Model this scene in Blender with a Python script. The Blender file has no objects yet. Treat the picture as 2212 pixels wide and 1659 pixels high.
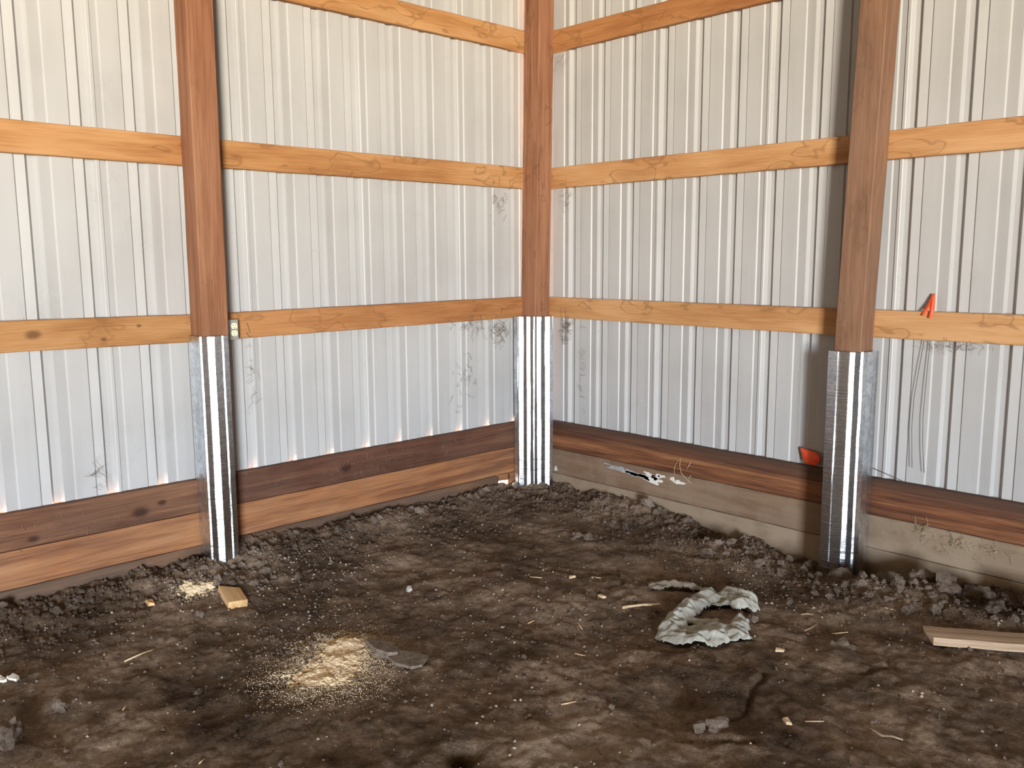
import bpy, bmesh, math, random
import numpy as np
from mathutils import Vector, Matrix

# ------------------------------------------------------------------ camera, sky, daylight, exposure
scene = bpy.context.scene
col = scene.collection
R = math.radians

F_PX = 1888.857
YAW, PITCH, ROLL = 2.3809578, -0.1420888, -0.0049842
CAM = Vector((4.41958, -4.46101, 1.6))
cam_data = bpy.data.cameras.new('camera')
cam_data.sensor_fit = 'HORIZONTAL'
cam_data.sensor_width = 36.0
cam_data.lens = 36.0 * F_PX / 2212.0
cam_data.clip_start = 0.05
cam = bpy.data.objects.new('camera', cam_data)
col.objects.link(cam)
_f = Vector((math.cos(PITCH) * math.cos(YAW), math.cos(PITCH) * math.sin(YAW), math.sin(PITCH)))
_r = Vector((math.sin(YAW), -math.cos(YAW), 0.0))
_u = _r.cross(_f)
_r2 = _r * math.cos(ROLL) + _u * math.sin(ROLL)
_u2 = _u * math.cos(ROLL) - _r * math.sin(ROLL)
cam.matrix_world = Matrix(((_r2.x, _u2.x, -_f.x, CAM.x), (_r2.y, _u2.y, -_f.y, CAM.y), (_r2.z, _u2.z, -_f.z, CAM.z), (0, 0, 0, 1)))
scene.camera = cam

# the open country outside the barn: clear sky above the horizon, sunlit dry ground below it
SKY_STRENGTH = 182.0
world = bpy.data.worlds.new('daylight')
scene.world = world
world.use_nodes = True
wn = world.node_tree
wn.nodes.clear()
w_out = wn.nodes.new('ShaderNodeOutputWorld')
w_bg = wn.nodes.new('ShaderNodeBackground')
w_tc = wn.nodes.new('ShaderNodeTexCoord')
w_sep = wn.nodes.new('ShaderNodeSeparateXYZ')
w_map = wn.nodes.new('ShaderNodeMapRange')
w_map.inputs['From Min'].default_value = -1.0
w_map.inputs['From Max'].default_value = 1.0
w_ramp = wn.nodes.new('ShaderNodeValToRGB')
w_ramp.color_ramp.elements[0].position = 0.0
w_ramp.color_ramp.elements[0].color = (1.10, 0.93, 0.66, 1)
w_ramp.color_ramp.elements[1].position = 1.0
w_ramp.color_ramp.elements[1].color = (0.30, 0.50, 0.90, 1)
for _p, _c in ((0.494, (1.16, 1.0, 0.74, 1)), (0.506, (0.68, 0.76, 0.845, 1)), (0.62, (0.55, 0.67, 0.84, 1))):
    _e = w_ramp.color_ramp.elements.new(_p)
    _e.color = _c
w_bg.inputs['Strength'].default_value = SKY_STRENGTH
wn.links.new(w_tc.outputs['Generated'], w_sep.inputs[0])
wn.links.new(w_sep.outputs['Z'], w_map.inputs['Value'])
wn.links.new(w_map.outputs[0], w_ramp.inputs[0])
wn.links.new(w_ramp.outputs[0], w_bg.inputs['Color'])
wn.links.new(w_bg.outputs[0], w_out.inputs[0])

# the barn and its big open doorway, the one source of daylight (portal only steers sampling of the sky)
BARN_X, BARN_Y, BARN_H = 16.5, 17.0, 4.25
DOOR_Y0, DOOR_Y1, DOOR_Z = -15.2, -11.4, 4.0
portal = bpy.data.lights.new('doorway_portal', 'AREA')
portal.shape = 'RECTANGLE'
portal.size = DOOR_Z
portal.size_y = DOOR_Y1 - DOOR_Y0
portal.cycles.is_portal = True
portal_o = bpy.data.objects.new('doorway_portal', portal)
portal_o.location = (BARN_X + 0.02, (DOOR_Y0 + DOOR_Y1) / 2, DOOR_Z / 2)
portal_o.rotation_euler = (0, R(90), 0)
col.objects.link(portal_o)

scene.view_settings.view_transform = 'Standard'
scene.view_settings.look = 'None'
scene.view_settings.gamma = 1.0
scene.view_settings.use_curve_mapping = False
scene.view_settings.exposure = 0.0
scene.cycles.max_bounces = 10
scene.cycles.diffuse_bounces = 6
scene.cycles.glossy_bounces = 4
scene.cycles.sample_clamp_indirect = 12.0
scene.cycles.caustics_reflective = False

# ------------------------------------------------------------------ helpers
rng = random.Random(11)
_tab = np.random.RandomState(5).rand(256, 256)


def vnoise(x, y):
    xi = np.floor(x).astype(int); yi = np.floor(y).astype(int)
    fx = x - xi; fy = y - yi
    fx = fx * fx * fx * (fx * (fx * 6 - 15) + 10); fy = fy * fy * fy * (fy * (fy * 6 - 15) + 10)
    a = _tab[xi & 255, yi & 255]; b = _tab[(xi + 1) & 255, yi & 255]
    c = _tab[xi & 255, (yi + 1) & 255]; d = _tab[(xi + 1) & 255, (yi + 1) & 255]
    return (a * (1 - fx) + b * fx) * (1 - fy) + (c * (1 - fx) + d * fx) * fy - 0.5


def fbm(x, y, s, o=4, g=0.5):
    t = 0.0; a = 1.0
    for k in range(o):
        t = t + a * vnoise(x * s + 17.3 * k, y * s - 9.1 * k)
        s *= 2.03; a *= g
    return t


def link(o, parent=None):
    col.objects.link(o)
    if parent is not None:
        o.parent = parent
    return o


def mesh_data(name, verts, faces, smooth=False):
    me = bpy.data.meshes.new(name)
    me.from_pydata([tuple(v) for v in verts], [], [tuple(f) for f in faces])
    if smooth:
        me.polygons.foreach_set('use_smooth', [True] * len(me.polygons))
    me.update()
    return me


def obj(name, me, m=None, parent=None, loc=(0, 0, 0), rot=(0, 0, 0)):
    o = bpy.data.objects.new(name, me)
    if m is not None and me is not None and len(me.materials) == 0:
        me.materials.append(m)
    o.location = loc
    o.rotation_euler = rot
    return link(o, parent)


def tag(o, label, cat, group=None, kind=None):
    o['label'] = label
    if cat:
        o['category'] = cat
    if group:
        o['group'] = group
    if kind:
        o['kind'] = kind
    return o


def tube(path, r, n=5, verts=None, faces=None, r_end=None):
    own = verts is None
    if own:
        verts, faces = [], []
    P = [Vector(p) for p in path]
    b0 = len(verts)
    for i, p in enumerate(P):
        t = (P[min(i + 1, len(P) - 1)] - P[max(i - 1, 0)]).normalized()
        a = t.cross(Vector((0.31, 0.2, 0.93)))
        if a.length < 1e-3:
            a = t.cross(Vector((1, 0, 0)))
        a.normalize(); b = t.cross(a)
        rr = r if r_end is None else r + (r_end - r) * i / (len(P) - 1)
        for k in range(n):
            w = 2 * math.pi * k / n
            verts.append(p + a * (rr * math.cos(w)) + b * (rr * math.sin(w)))
    for i in range(len(P) - 1):
        for k in range(n):
            k2 = (k + 1) % n
            faces.append((b0 + i * n + k, b0 + i * n + k2, b0 + (i + 1) * n + k2, b0 + (i + 1) * n + k))
    faces.append(tuple(b0 + k for k in range(n))[::-1])
    faces.append(tuple(b0 + (len(P) - 1) * n + k for k in range(n)))
    return verts, faces


def sweep(sections):
    """rings of equal length -> closed prism"""
    n = len(sections[0])
    verts = [v for s in sections for v in s]
    faces = []
    for i in range(len(sections) - 1):
        for k in range(n):
            k2 = (k + 1) % n
            faces.append((i * n + k, i * n + k2, (i + 1) * n + k2, (i + 1) * n + k))
    faces.append(tuple(range(n))[::-1])
    m = (len(sections) - 1) * n
    faces.append(tuple(m + k for k in range(n)))
    return verts, faces


def fix_normals(me):
    bm = bmesh.new(); bm.from_mesh(me)
    bmesh.ops.recalc_face_normals(bm, faces=bm.faces)
    bm.to_mesh(me); bm.free()
    return me


# ------------------------------------------------------------------ materials
def new_mat(name):
    m = bpy.data.materials.new(name)
    m.use_nodes = True
    nt = m.node_tree
    b = nt.nodes['Principled BSDF']
    return m, nt, b


def N(nt, kind, **kw):
    n = nt.nodes.new(kind)
    for k, v in kw.items():
        if hasattr(n, k):
            setattr(n, k, v)
        else:
            n.inputs[k].default_value = v
    return n


def ramp(nt, src, stops):
    r = nt.nodes.new('ShaderNodeValToRGB')
    els = r.color_ramp.elements
    els[0].position = stops[0][0]; els[0].color = (*stops[0][1], 1)
    els[1].position = stops[-1][0]; els[1].color = (*stops[-1][1], 1)
    for p, c in stops[1:-1]:
        e = els.new(p); e.color = (*c, 1)
    nt.links.new(src, r.inputs[0])
    return r.outputs[0]


def mrange(nt, src, a, b, c=0.0, d=1.0, smooth=False):
    m = nt.nodes.new('ShaderNodeMapRange')
    if smooth:
        m.interpolation_type = 'SMOOTHSTEP'
    for k, v in (('From Min', a), ('From Max', b), ('To Min', c), ('To Max', d)):
        m.inputs[k].default_value = v
    nt.links.new(src, m.inputs['Value'])
    return m.outputs[0]


def math_n(nt, op, a, b=None):
    m = nt.nodes.new('ShaderNodeMath'); m.operation = op
    for i, v in enumerate((a, b)):
        if v is None:
            continue
        if isinstance(v, (int, float)):
            m.inputs[i].default_value = v
        else:
            nt.links.new(v, m.inputs[i])
    return m.outputs[0]


def mix(nt, fac, a, b, mode='MIX'):
    m = nt.nodes.new('ShaderNodeMix'); m.data_type = 'RGBA'; m.blend_type = mode
    for sock, v in ((m.inputs[0], fac), (m.inputs[6], a), (m.inputs[7], b)):
        if isinstance(v, (int, float)):
            sock.default_value = v
        elif isinstance(v, tuple):
            sock.default_value = (*v, 1)
        else:
            nt.links.new(v, sock)
    return m.outputs[2]


def noise(nt, vec, scale, detail=4, rough=0.55, dist=0.0):
    n = nt.nodes.new('ShaderNodeTexNoise')
    n.inputs['Scale'].default_value = scale
    n.inputs['Detail'].default_value = detail
    n.inputs['Roughness'].default_value = rough
    n.inputs['Distortion'].default_value = dist
    nt.links.new(vec, n.inputs['Vector'])
    return n.outputs['Fac']


def mapping(nt, vec, scale):
    m = nt.nodes.new('ShaderNodeMapping')
    m.inputs['Scale'].default_value = scale
    nt.links.new(vec, m.inputs['Vector'])
    return m.outputs[0]


def bump(nt, b, h, strength, dist):
    n = nt.nodes.new('ShaderNodeBump')
    n.inputs['Strength'].default_value = strength
    n.inputs['Distance'].default_value = dist
    nt.links.new(h, n.inputs['Height'])
    nt.links.new(n.outputs[0], b.inputs['Normal'])


def wood(name, dark, mid, light, axis=0, stain=0.0, dust=None, dust_amt=0.0, knots=(), rough=0.72, coarse=14.0, streak=0.5, top_dark=None):
    m, nt, b = new_mat(name)
    tc = N(nt, 'ShaderNodeTexCoord')
    oi = N(nt, 'ShaderNodeObjectInfo')
    obv = tc.outputs['Object']
    sc_ = N(nt, 'ShaderNodeVectorMath', operation='SCALE')
    sc_.inputs[0].default_value = (13.1, 7.7, 5.3)
    nt.links.new(oi.outputs['Random'], sc_.inputs['Scale'])
    ad = N(nt, 'ShaderNodeVectorMath', operation='ADD')
    nt.links.new(obv, ad.inputs[0]); nt.links.new(sc_.outputs[0], ad.inputs[1])
    v = ad.outputs[0]
    s1 = [coarse] * 3; s1[axis] = 0.9
    s2 = [6.0] * 3; s2[axis] = 1.3
    s3 = [190.0] * 3; s3[axis] = 5.0
    g1 = noise(nt, mapping(nt, v, s1), 1.0, 5, 0.6, 0.7)
    g2 = noise(nt, mapping(nt, v, s2), 1.0, 3, 0.55, 0.3)
    g3 = noise(nt, mapping(nt, v, s3), 1.0, 3, 0.6)
    k = math_n(nt, 'ADD', math_n(nt, 'MULTIPLY', g1, streak), math_n(nt, 'MULTIPLY', g2, 1.0 - streak))
    k = math_n(nt, 'ADD', k, math_n(nt, 'MULTIPLY', math_n(nt, 'SUBTRACT', g3, 0.5), 0.36))
    # knots pull the tone towards dark and ring the grain
    sep = N(nt, 'ShaderNodeSeparateXYZ'); nt.links.new(obv, sep.inputs[0])
    kn = None
    for (a_, c_, r_) in knots:
        ax = sep.outputs['XYZ'[axis]]
        cz = sep.outputs['Z' if axis == 0 else 'X']
        dx = math_n(nt, 'MULTIPLY', math_n(nt, 'SUBTRACT', ax, a_), 0.62)
        dz = math_n(nt, 'SUBTRACT', cz, c_)
        d = math_n(nt, 'SQRT', math_n(nt, 'ADD', math_n(nt, 'MULTIPLY', dx, dx), math_n(nt, 'MULTIPLY', dz, dz)))
        d = math_n(nt, 'ADD', d, math_n(nt, 'MULTIPLY', math_n(nt, 'SUBTRACT', g1, 0.5), r_ * 1.1))
        q = mrange(nt, d, r_ * 1.15, r_ * 0.3, 0.0, 1.0, True)
        kn = q if kn is None else math_n(nt, 'MAXIMUM', kn, q)
    c = ramp(nt, k, [(0.37, dark), (0.5, mid), (0.63, light)])
    if stain:
        st = noise(nt, mapping(nt, v, [2.6 if i == axis else 6.0 for i in range(3)]), 1.0, 2.5, 0.6, 0.3)
        line = mrange(nt, math_n(nt, 'ABSOLUTE', math_n(nt, 'SUBTRACT', st, 0.585)), 0.0, 0.022, 0.75, 0.0, True)
        blot = mrange(nt, st, 0.585, 0.66, 0.0, 0.25, True)
        c = mix(nt, math_n(nt, 'MULTIPLY', math_n(nt, 'MAXIMUM', line, blot), stain), c, tuple(x * 0.42 for x in dark))
    if top_dark is not None:
        z0, z1, cc, amt = top_dark
        wob = math_n(nt, 'ADD', sep.outputs['Z'], math_n(nt, 'MULTIPLY', math_n(nt, 'SUBTRACT', g2, 0.5), 0.09))
        c = mix(nt, mrange(nt, wob, z0, z1, 0.0, amt, True), c, cc)
    if dust is not None:
        dn = noise(nt, v, 3.1, 5, 0.65)
        c = mix(nt, mrange(nt, dn, 0.36, 0.58, dust_amt * 0.35, dust_amt, True), c, dust)
    if kn is not None:
        c = mix(nt, math_n(nt, 'MULTIPLY', kn, 0.8), c, tuple(x * 0.4 for x in dark))
    nt.links.new(c, b.inputs['Base Color'])
    b.inputs['Roughness'].default_value = rough
    b.inputs['Specular IOR Level'].default_value = 0.3
    bump(nt, b, math_n(nt, 'ADD', g1, math_n(nt, 'MULTIPLY', g3, 0.5)), 0.35, 0.004)
    return m


def plain(name, c, rough=0.6, metal=0.0, var=0.12, scale=30.0, spec=0.4):
    m, nt, b = new_mat(name)
    tc = N(nt, 'ShaderNodeTexCoord')
    n = noise(nt, tc.outputs['Object'], scale, 4)
    cc = ramp(nt, n, [(0.3, tuple(x * (1 - var) for x in c)), (0.7, tuple(min(1, x * (1 + var)) for x in c))])
    nt.links.new(cc, b.inputs['Base Color'])
    b.inputs['Roughness'].default_value = rough
    b.inputs['Metallic'].default_value = metal
    b.inputs['Specular IOR Level'].default_value = spec
    return m


def siding_material():
    m, nt, b = new_mat('painted_steel_siding')
    tc = N(nt, 'ShaderNodeTexCoord')
    geo = N(nt, 'ShaderNodeNewGeometry')
    v = geo.outputs['Position']
    streak = noise(nt, mapping(nt, v, (14, 14, 0.7)), 1.0, 4)
    cloud = noise(nt, v, 1.7, 4)
    c = ramp(nt, math_n(nt, 'ADD', math_n(nt, 'MULTIPLY', streak, 0.4), math_n(nt, 'MULTIPLY', cloud, 0.6)),
             [(0.35, (0.395, 0.388, 0.383)), (0.5, (0.438, 0.434, 0.43)), (0.68, (0.47, 0.468, 0.465))])
    # fly specks and wisps of dirt, in patches
    sp = noise(nt, v, 95.0, 2, 0.5)
    patch = noise(nt, v, 2.3, 3, 0.6)
    spk = math_n(nt, 'MULTIPLY', mrange(nt, sp, 0.735, 0.775, 0, 1, True), mrange(nt, patch, 0.50, 0.62, 0, 0.75, True))
    wis = noise(nt, mapping(nt, v, (9, 9, 5)), 1.0, 7, 0.72, 1.4)
    wl = mrange(nt, math_n(nt, 'ABSOLUTE', math_n(nt, 'SUBTRACT', wis, 0.5)), 0.0, 0.006, 1.0, 0.0, True)
    wl = math_n(nt, 'MULTIPLY', wl, mrange(nt, patch, 0.56, 0.66, 0, 0.35, True))
    c = mix(nt, math_n(nt, 'MAXIMUM', spk, wl), c, (0.08, 0.06, 0.045))
    nt.links.new(c, b.inputs['Base Color'])
    b.inputs['Roughness'].default_value = 0.42
    b.inputs['Specular IOR Level'].default_value = 0.35
    bump(nt, b, cloud, 0.12, 0.01)
    return m


def galvanised():
    m, nt, b = new_mat('galvanised_steel')
    tc = N(nt, 'ShaderNodeTexCoord')
    v = tc.outputs['Object']
    vo = N(nt, 'ShaderNodeTexVoronoi'); vo.inputs['Scale'].default_value = 55.0
    nt.links.new(v, vo.inputs['Vector'])
    sep = N(nt, 'ShaderNodeSeparateColor'); nt.links.new(vo.outputs['Color'], sep.inputs[0])
    n = noise(nt, v, 18.0, 5)
    k = math_n(nt, 'ADD', math_n(nt, 'MULTIPLY', sep.outputs[0], 0.35), math_n(nt, 'MULTIPLY', n, 0.65))
    c = ramp(nt, k, [(0.25, (0.54, 0.58, 0.63)), (0.75, (0.82, 0.87, 0.92))])
    nt.links.new(c, b.inputs['Base Color'])
    b.inputs['Metallic'].default_value = 1.0
    nt.links.new(mrange(nt, k, 0.25, 0.75, 0.26, 0.17), b.inputs['Roughness'])
    # rolled sheet: faint cross ripples that draw highlights out along the height
    rip = noise(nt, mapping(nt, v, (3, 3, 240)), 1.0, 3, 0.6)
    dent = noise(nt, mapping(nt, v, (5, 5, 20)), 1.0, 3, 0.55)
    bump(nt, b, math_n(nt, 'ADD', math_n(nt, 'MULTIPLY', rip, 0.30), math_n(nt, 'MULTIPLY', dent, 0.30)), 1.0, 0.0030)
    return m


def dirt_material(name, dark, mid, light, specks=0.5, bump_s=0.8):
    m, nt, b = new_mat(name)
    geo = N(nt, 'ShaderNodeNewGeometry')
    v = geo.outputs['Position']
    big = noise(nt, v, 1.5, 5, 0.6)
    med = noise(nt, v, 9.0, 6, 0.65)
    fine = noise(nt, v, 70.0, 5, 0.7)
    gran = noise(nt, v, 260.0, 2, 0.5)
    k = math_n(nt, 'ADD', math_n(nt, 'MULTIPLY', big, 0.45), math_n(nt, 'ADD', math_n(nt, 'MULTIPLY', med, 0.35), math_n(nt, 'MULTIPLY', fine, 0.2)))
    c = ramp(nt, k, [(0.39, dark), (0.5, mid), (0.61, light)])
    reg = noise(nt, v, 2.6, 3, 0.6)
    s = math_n(nt, 'MULTIPLY', mrange(nt, gran, 0.66, 0.72, 0, 1, True), mrange(nt, reg, 0.45, 0.6, 0, specks, True))
    c = mix(nt, s, c, (0.42, 0.36, 0.29))
    nt.links.new(c, b.inputs['Base Color'])
    b.inputs['Roughness'].default_value = 0.95
    b.inputs['Specular IOR Level'].default_value = 0.12
    h = math_n(nt, 'ADD', math_n(nt, 'MULTIPLY', med, 1.0), math_n(nt, 'ADD', math_n(nt, 'MULTIPLY', fine, 0.45), math_n(nt, 'MULTIPLY', gran, 0.12)))
    bump(nt, b, h, bump_s, 0.03)
    return m


M_SIDING = siding_material()
M_STEEL = galvanised()
M_DIRT = dirt_material('packed_dirt', (0.043, 0.027, 0.017), (0.160, 0.107, 0.070), (0.36, 0.262, 0.182))
M_CLOD = dirt_material('dry_clod', (0.065, 0.046, 0.033), (0.155, 0.115, 0.086), (0.27, 0.21, 0.162), 0.25, 0.7)
M_CRUMB = dirt_material('soil_crumb', (0.05, 0.035, 0.025), (0.12, 0.086, 0.063), (0.21, 0.16, 0.122), 0.2, 0.3)
M_GRIT = plain('pale_grit', (0.36, 0.30, 0.235), 0.85, 0, 0.45, 9.0)
M_GIRT = wood('stained_girt', (0.320, 0.140, 0.048), (0.424, 0.210, 0.080), (0.504, 0.276, 0.124), 0, stain=0.55, streak=0.35)
M_GIRT_R = wood('stained_girt_pale', (0.37, 0.168, 0.064), (0.48, 0.250, 0.104), (0.57, 0.325, 0.155), 0, stain=0.55, streak=0.35)
M_GIRT_B = wood('stained_girt_redder', (0.264, 0.100, 0.034), (0.368, 0.160, 0.058), (0.440, 0.212, 0.084), 0, stain=0.4, streak=0.4)
M_GIRT_K = wood('stained_girt_knotty', (0.280, 0.120, 0.039), (0.37, 0.183, 0.068), (0.46, 0.255, 0.112), 0, stain=0.35, streak=0.35, knots=((0.806, 0.085, 0.026), (0.50, 0.045, 0.012), (0.33, 0.10, 0.01)))
M_POST = wood('post_timber', (0.183, 0.072, 0.033), (0.254, 0.111, 0.058), (0.312, 0.152, 0.084), 2, stain=0.15, streak=0.65, coarse=26.0)
M_POST_D = wood('post_timber_dirty', (0.133, 0.061, 0.033), (0.215, 0.105, 0.060), (0.289, 0.156, 0.090), 2, stain=0.35, streak=0.55, coarse=22.0, dust=(0.25, 0.165, 0.115), dust_amt=0.3)
M_POST_C = wood('post_timber_scarred', (0.176, 0.070, 0.034), (0.272, 0.122, 0.066), (0.336, 0.164, 0.092), 2, stain=0.45, streak=0.6, coarse=30.0)
M_SK_LT = wood('skirt_dark_plank', (0.050, 0.017, 0.010), (0.092, 0.034, 0.019), (0.160, 0.070, 0.037), 0, streak=0.65, coarse=18, dust=(0.17, 0.105, 0.07), dust_amt=0.25, knots=((1.665, 0.085, 0.03),))
M_SK_LK = wood('skirt_dark_plank_knotty', (0.060, 0.020, 0.011), (0.128, 0.051, 0.025), (0.230, 0.106, 0.053), 0, streak=0.65, coarse=16, dust=(0.20, 0.125, 0.08), dust_amt=0.25, knots=((0.383, 0.062, 0.034), (0.272, 0.09, 0.02), (0.875, 0.035, 0.022)))
M_SK_LB = wood('skirt_orange_plank', (0.17, 0.058, 0.022), (0.335, 0.132, 0.050), (0.45, 0.21, 0.088), 0, streak=0.65, coarse=20, dust=(0.17, 0.115, 0.075), dust_amt=0.3)
M_SK_LG = wood('skirt_grey_plank', (0.07, 0.036, 0.022), (0.14, 0.074, 0.042), (0.24, 0.125, 0.068), 0, streak=0.6, coarse=14, dust=(0.10, 0.07, 0.05), dust_amt=0.6)
M_SK_RT = wood('skirt_weathered_plank', (0.072, 0.025, 0.014), (0.170, 0.066, 0.029), (0.289, 0.128, 0.055), 0, streak=0.75, coarse=24, top_dark=(0.08, 0.18, (0.055, 0.032, 0.024), 0.85))
M_SK_RD = wood('skirt_dusty_plank', (0.143, 0.086, 0.051), (0.199, 0.134, 0.084), (0.251, 0.180, 0.124), 0, streak=0.5, coarse=12, dust=(0.315, 0.24, 0.165), dust_amt=0.8)
M_SK_RM = wood('skirt_half_dusty_plank', (0.119, 0.054, 0.029), (0.178, 0.102, 0.060), (0.246, 0.162, 0.102), 0, streak=0.55, coarse=14, dust=(0.26, 0.19, 0.13), dust_amt=0.65)
M_PAINT_LIGHT = plain('white_paint_and_light', (0.72, 0.69, 0.61), 0.6, 0, 0.08, 40)
M_SMEAR = plain('grey_smear', (0.30, 0.30, 0.30), 0.8, 0, 0.3, 60)
M_BOX = plain('outlet_box_grey', (0.34, 0.34, 0.31), 0.5, 0.3, 0.1, 40)
M_IVORY = plain('ivory_plastic', (0.86, 0.80, 0.56), 0.4, 0, 0.04, 20)
M_BLACK = plain('slot_black', (0.02, 0.018, 0.015), 0.7)
M_SCREW = plain('screw_steel', (0.5, 0.5, 0.48), 0.35, 1.0)
M_FLAG = plain('flag_orange', (0.90, 0.105, 0.035), 0.45, 0, 0.15, 25)
M_WIRE = plain('flag_wire', (0.10, 0.09, 0.08), 0.5, 0.7)
M_SAW = plain('sawdust', (0.82, 0.63, 0.40), 0.95, 0, 0.25, 180)
M_RAG = plain('grey_rag', (0.37, 0.355, 0.30), 0.9, 0, 0.18, 22)
M_STRIP = plain('dirty_strip', (0.30, 0.255, 0.20), 0.9, 0, 0.2, 22)
M_OFF = wood('offcut_pine', (0.48, 0.27, 0.11), (0.64, 0.40, 0.18), (0.74, 0.50, 0.26), 0, streak=0.5, coarse=40)
M_OLD = wood('old_board', (0.24, 0.155, 0.095), (0.36, 0.245, 0.155), (0.50, 0.36, 0.24), 0, streak=0.6, coarse=30)
M_SHING = plain('weathered_shingle', (0.17, 0.130, 0.095), 0.85, 0, 0.5, 45)
M_STRAW = plain('dry_straw', (0.62, 0.45, 0.27), 0.8, 0, 0.2, 30)
M_HAY = plain('dusty_hay', (0.40, 0.31, 0.19), 0.9, 0, 0.3, 30)
M_CHAFF = plain('dusty_chaff', (0.30, 0.21, 0.14), 0.9, 0, 0.3, 30)
M_WEB = plain('dusty_cobweb', (0.17, 0.125, 0.09), 0.95, 0, 0.3, 60)
M_WEBL = plain('grey_cobweb', (0.40, 0.36, 0.32), 0.95, 0, 0.3, 60)
M_SCRAP = plain('white_scrap', (0.78, 0.73, 0.62), 0.7, 0, 0.1, 40)
M_ROOF = plain('roof_underside', (0.20, 0.165, 0.13), 0.8, 0, 0.15, 2)
M_BARN = plain('old_barn_boards', (0.17, 0.125, 0.09), 0.85, 0, 0.25, 3)

# ------------------------------------------------------------------ the ground
L_LINE = [(0.0, 0.015), (0.32, 0.018), (0.75, 0.026), (1.5, 0.05), (2.0, 0.048), (2.35, 0.075), (2.59, 0.055), (3.13, 0.036), (3.53, 0.034), (5, 0.03)]
R_LINE = [(0.0, 0.012), (0.65, 0.022), (1.05, 0.018), (1.6, -0.03), (2.03, -0.032), (2.25, -0.055), (2.48, -0.03), (2.8, -0.005), (3.24, 0.022), (5, 0.03)]
# (x, y, radius, height): heaps and hollows
BUMPS = [(0.34, -2.62, 0.20, 0.030), (0.20, -2.33, 0.16, 0.028), (0.35, -2.05, 0.18, 0.02), (0.25, -1.4, 0.2, 0.02),
         (2.86, -0.30, 0.22, 0.055), (3.15, -0.42, 0.26, 0.06), (3.45, -0.35, 0.25, 0.05), (2.62, -0.36, 0.13, 0.03),
         (1.42, -0.32, 0.18, 0.035), (1.75, -0.36, 0.18, 0.03), (2.05, -0.42, 0.2, 0.03), (1.15, -0.78, 0.14, 0.012), (2.86, -1.14, 0.12, 0.022),
         (2.86, -2.0, 0.10, 0.025), (2.55, -2.15, 0.22, 0.018), (1.24, -3.8, 0.16, 0.02), (2.6, -1.7, 0.3, 0.012), (3.3, -1.9, 0.35, 0.015),
         (2.10, -0.09, 0.13, -0.05), (2.46, -0.13, 0.17, -0.055), (2.63, -0.10, 0.10, -0.045), (2.95, -0.12, 0.12, -0.03), (3.07, -0.2, 0.08, -0.04), (2.362, -2.735, 0.040, -0.12),
         (2.72, -1.93, 0.16, -0.035), (2.50, -1.9, 0.22, -0.025), (2.90, -1.90, 0.07, -0.04), (1.26, -0.40, 0.12, -0.03), (3.0, -0.66, 0.16, -0.02),
         (1.1, -3.65, 0.14, -0.025), (1.95, -1.5, 0.35, -0.012), (1.9, -2.3, 0.4, -0.012), (2.08, -1.15, 0.08, -0.02)]
CRACKS = [((2.76, -1.52), (2.80, -1.64), (2.84, -1.80), (2.80, -1.88)), ((2.98, -1.98), (2.92, -2.08), (2.80, -2.12)), ((3.0, -1.02), (3.1, -1.12), (3.04, -1.25)),
          ((1.55, -0.95), (1.7, -1.1), (1.74, -1.25)), ((2.25, -1.65), (2.36, -1.62), (2.42, -1.54)), ((1.2, -1.3), (1.42, -1.22), (1.58, -1.05))]


def seg_dist(x, y, pts):
    best = np.full(np.shape(x), 9.0)
    for (ax, ay), (bx, by) in zip(pts[:-1], pts[1:]):
        dx, dy = bx - ax, by - ay
        t = np.clip(((x - ax) * dx + (y - ay) * dy) / (dx * dx + dy * dy), 0, 1)
        best = np.minimum(best, np.hypot(x - ax - t * dx, y - ay - t * dy))
    return best


def ground(x, y):
    x = np.asarray(x, float); y = np.asarray(y, float)
    zl = np.interp(-y, [p[0] for p in L_LINE], [p[1] for p in L_LINE])
    zr = np.interp(x, [p[0] for p in R_LINE], [p[1] for p in R_LINE])
    wl = np.exp(-(np.maximum(x, 0) / 0.30) ** 2)
    wr = np.exp(-(np.maximum(-y, 0) / 0.26) ** 2)
    z = -0.025 + (zl + 0.025) * wl * (1 - 0.5 * wr) + (zr + 0.025) * wr * (1 - 0.5 * wl)
    for bx, by, r, h in BUMPS:
        z = z + h * np.exp(-((x - bx) ** 2 + (y - by) ** 2) / (r * r))
    rough = 0.55 + 0.9 * np.clip(wl + wr, 0, 1)
    z = z + 0.030 * fbm(x, y, 1.9, 3) + rough * (0.030 * fbm(x, y, 6.5, 4, 0.55))
    rid = np.abs(fbm(x + 3.7, y, 9.0, 3))
    z = z - rough * 0.020 * np.clip(0.12 - rid, 0, 1) / 0.12 * 0.5
    z = z + 0.018 * rough * np.maximum(fbm(x, y + 5, 24.0, 3), -0.12)
    wx = x + 0.05 * vnoise(x * 14, y * 14); wy = y + 0.05 * vnoise(x * 14 + 50, y * 14)
    for c in CRACKS:
        z = z - 0.022 * np.exp(-(seg_dist(wx, wy, c) / 0.014) ** 2)
    # keep the heaps off the planks' faces where the photo shows the contact line
    return z


def gz(x, y):
    return float(ground(np.array([x]), np.array([y]))[0])


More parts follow.
